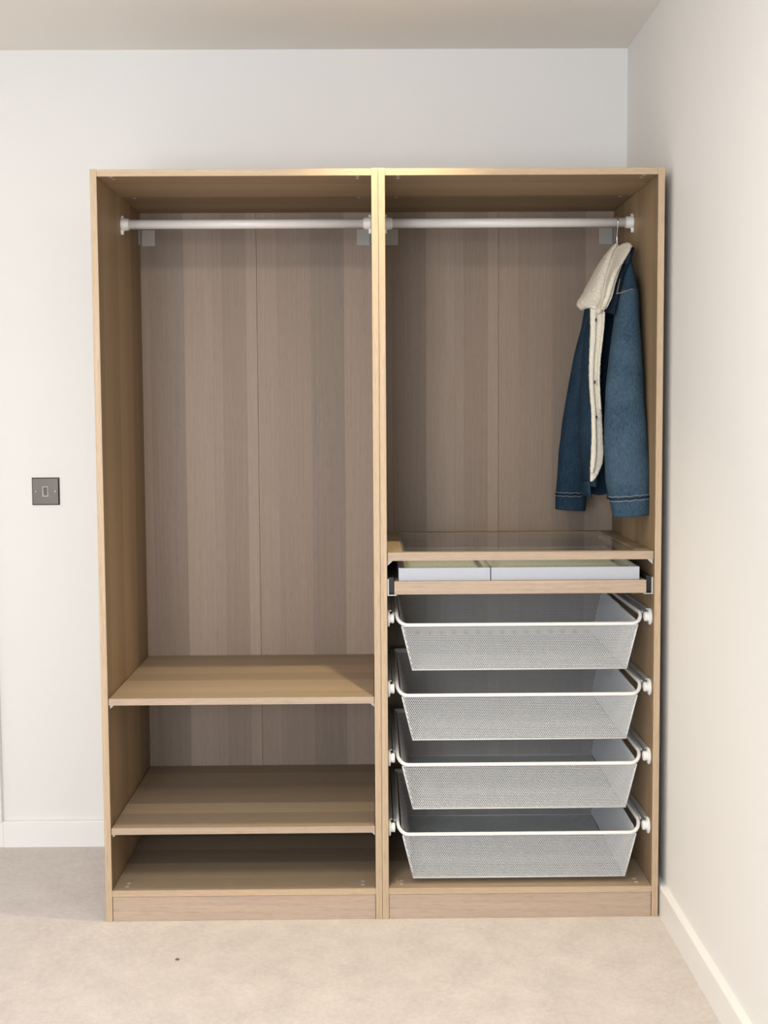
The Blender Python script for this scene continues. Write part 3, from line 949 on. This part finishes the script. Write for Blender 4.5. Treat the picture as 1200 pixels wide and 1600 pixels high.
# collar: one thick fleece sheet folded along a crease, two lobes
rows = [((957, 385.5, .315), (963.5, 387, .262), (984, 381, .225)),
        ((944, 400, .305), (958.5, 397, .252), (987.5, 386, .200)),
        ((932, 418, .295), (954.5, 410, .234), (976, 407, .172)),
        ((920, 440.5, .280), (948.5, 430, .214), (965.5, 423, .150)),
        ((909.5, 460, .262), (943.5, 450, .194), (957.5, 445, .134)),
        ((900.5, 475, .240), (940, 469, .178), (951.5, 466, .126)),
        ((907, 484.5, .215), (934.5, 483, .160), (944, 484, .124))]
flat = [tuple(c for pt in r for c in pt) for r in rows]
bm = bmesh.new(); g = []
NC = 36
for f in interp(flat, 9):
    A, C, B = P(*f[0:3]) - JO, P(*f[3:6]) - JO, P(*f[6:9]) - JO
    row = []
    for k in range(NC + 1):
        s = k / NC
        if s < .58:
            t = s / .58; p = A.lerp(C, t); bulge = max(0.0, math.sin(t * math.pi)) ** .7
            p = p + Vector((-.10, -1, .25)).normalized() * bulge * .030
        else:
            t = (s - .58) / .42; p = C.lerp(B, t); bulge = max(0.0, math.sin(t * math.pi)) ** .7
            p = p + Vector((.10, -1, .3)).normalized() * bulge * .020
        row.append(bm.verts.new(p))
    g.append(row)
for i in range(len(g) - 1):
    for k in range(NC): bm.faces.new((g[i][k], g[i][k + 1], g[i + 1][k + 1], g[i + 1][k]))
bmesh.ops.recalc_face_normals(bm, faces=bm.faces[:])
# thickness with rounded rim, then fleece lumps
bm.normal_update()
ret = bmesh.ops.solidify(bm, geom=bm.faces[:], thickness=.011)
bmesh.ops.subdivide_edges(bm, edges=bm.edges[:], cuts=1, use_grid_fill=True, smooth=.6)
fluff(bm, .0013, 170)
col = done('collar', bm, M_FLEECE, J, True)
col['label'] = 'cream fleece collar'
# denim underside of the collar, seen as a dark band on the near side
bm = bmesh.new(); g = []
for f in interp([(988, 383, 990.5, 388, .19), (986, 392, 986.5, 400, .175), (975, 409, 981, 414, .155), (965, 424, 973, 430, .138), (957, 446, 968, 452, .124), (950, 467, 963, 472, .118), (943, 486, 959, 492, .116)], 6):
    a, b = P(f[0] - 4, f[1], f[4] + .060) - JO, P(f[2], f[3], f[4] - .002) - JO
    g.append([bm.verts.new(a.lerp(b, k / 6) + Vector((0, -.006 * math.sin(k / 6 * math.pi), 0))) for k in range(7)])
for i in range(len(g) - 1):
    for k in range(6): bm.faces.new((g[i][k], g[i][k + 1], g[i + 1][k + 1], g[i + 1][k]))
bmesh.ops.recalc_face_normals(bm, faces=bm.faces[:])
cu = done('collar_underside', bm, M_NAVY, J, True)
sm = cu.modifiers.new('thickness', 'SOLIDIFY'); sm.thickness = .003

# ------------------------------------------------------------------ speck of lint on the carpet
c = CAM + (lambda d: d * (-CAM.z / d.z))((277 - CX) / F_PX * RIGHT - (1500 - CY) / F_PX * UP + FWD)
ln = empty('lint', (c.x, c.y, 0), 'tiny dark speck of lint on the carpet before the left wardrobe', 'lint')
bm = bmesh.new()
for k in range(5):
    a = k * 1.3
    tube_bm([(.006 * math.cos(a), .006 * math.sin(a), .0012), (.001 * math.cos(a + 1), .001 * math.sin(a + 1), .0030 + .0006 * k), (-.005 * math.cos(a + .5), -.005 * math.sin(a + .5), .0012)], .0008, 6, bm=bm)
done('fibres', bm, plain('dark_fibre', (.16, .13, .11), .9), ln, True)
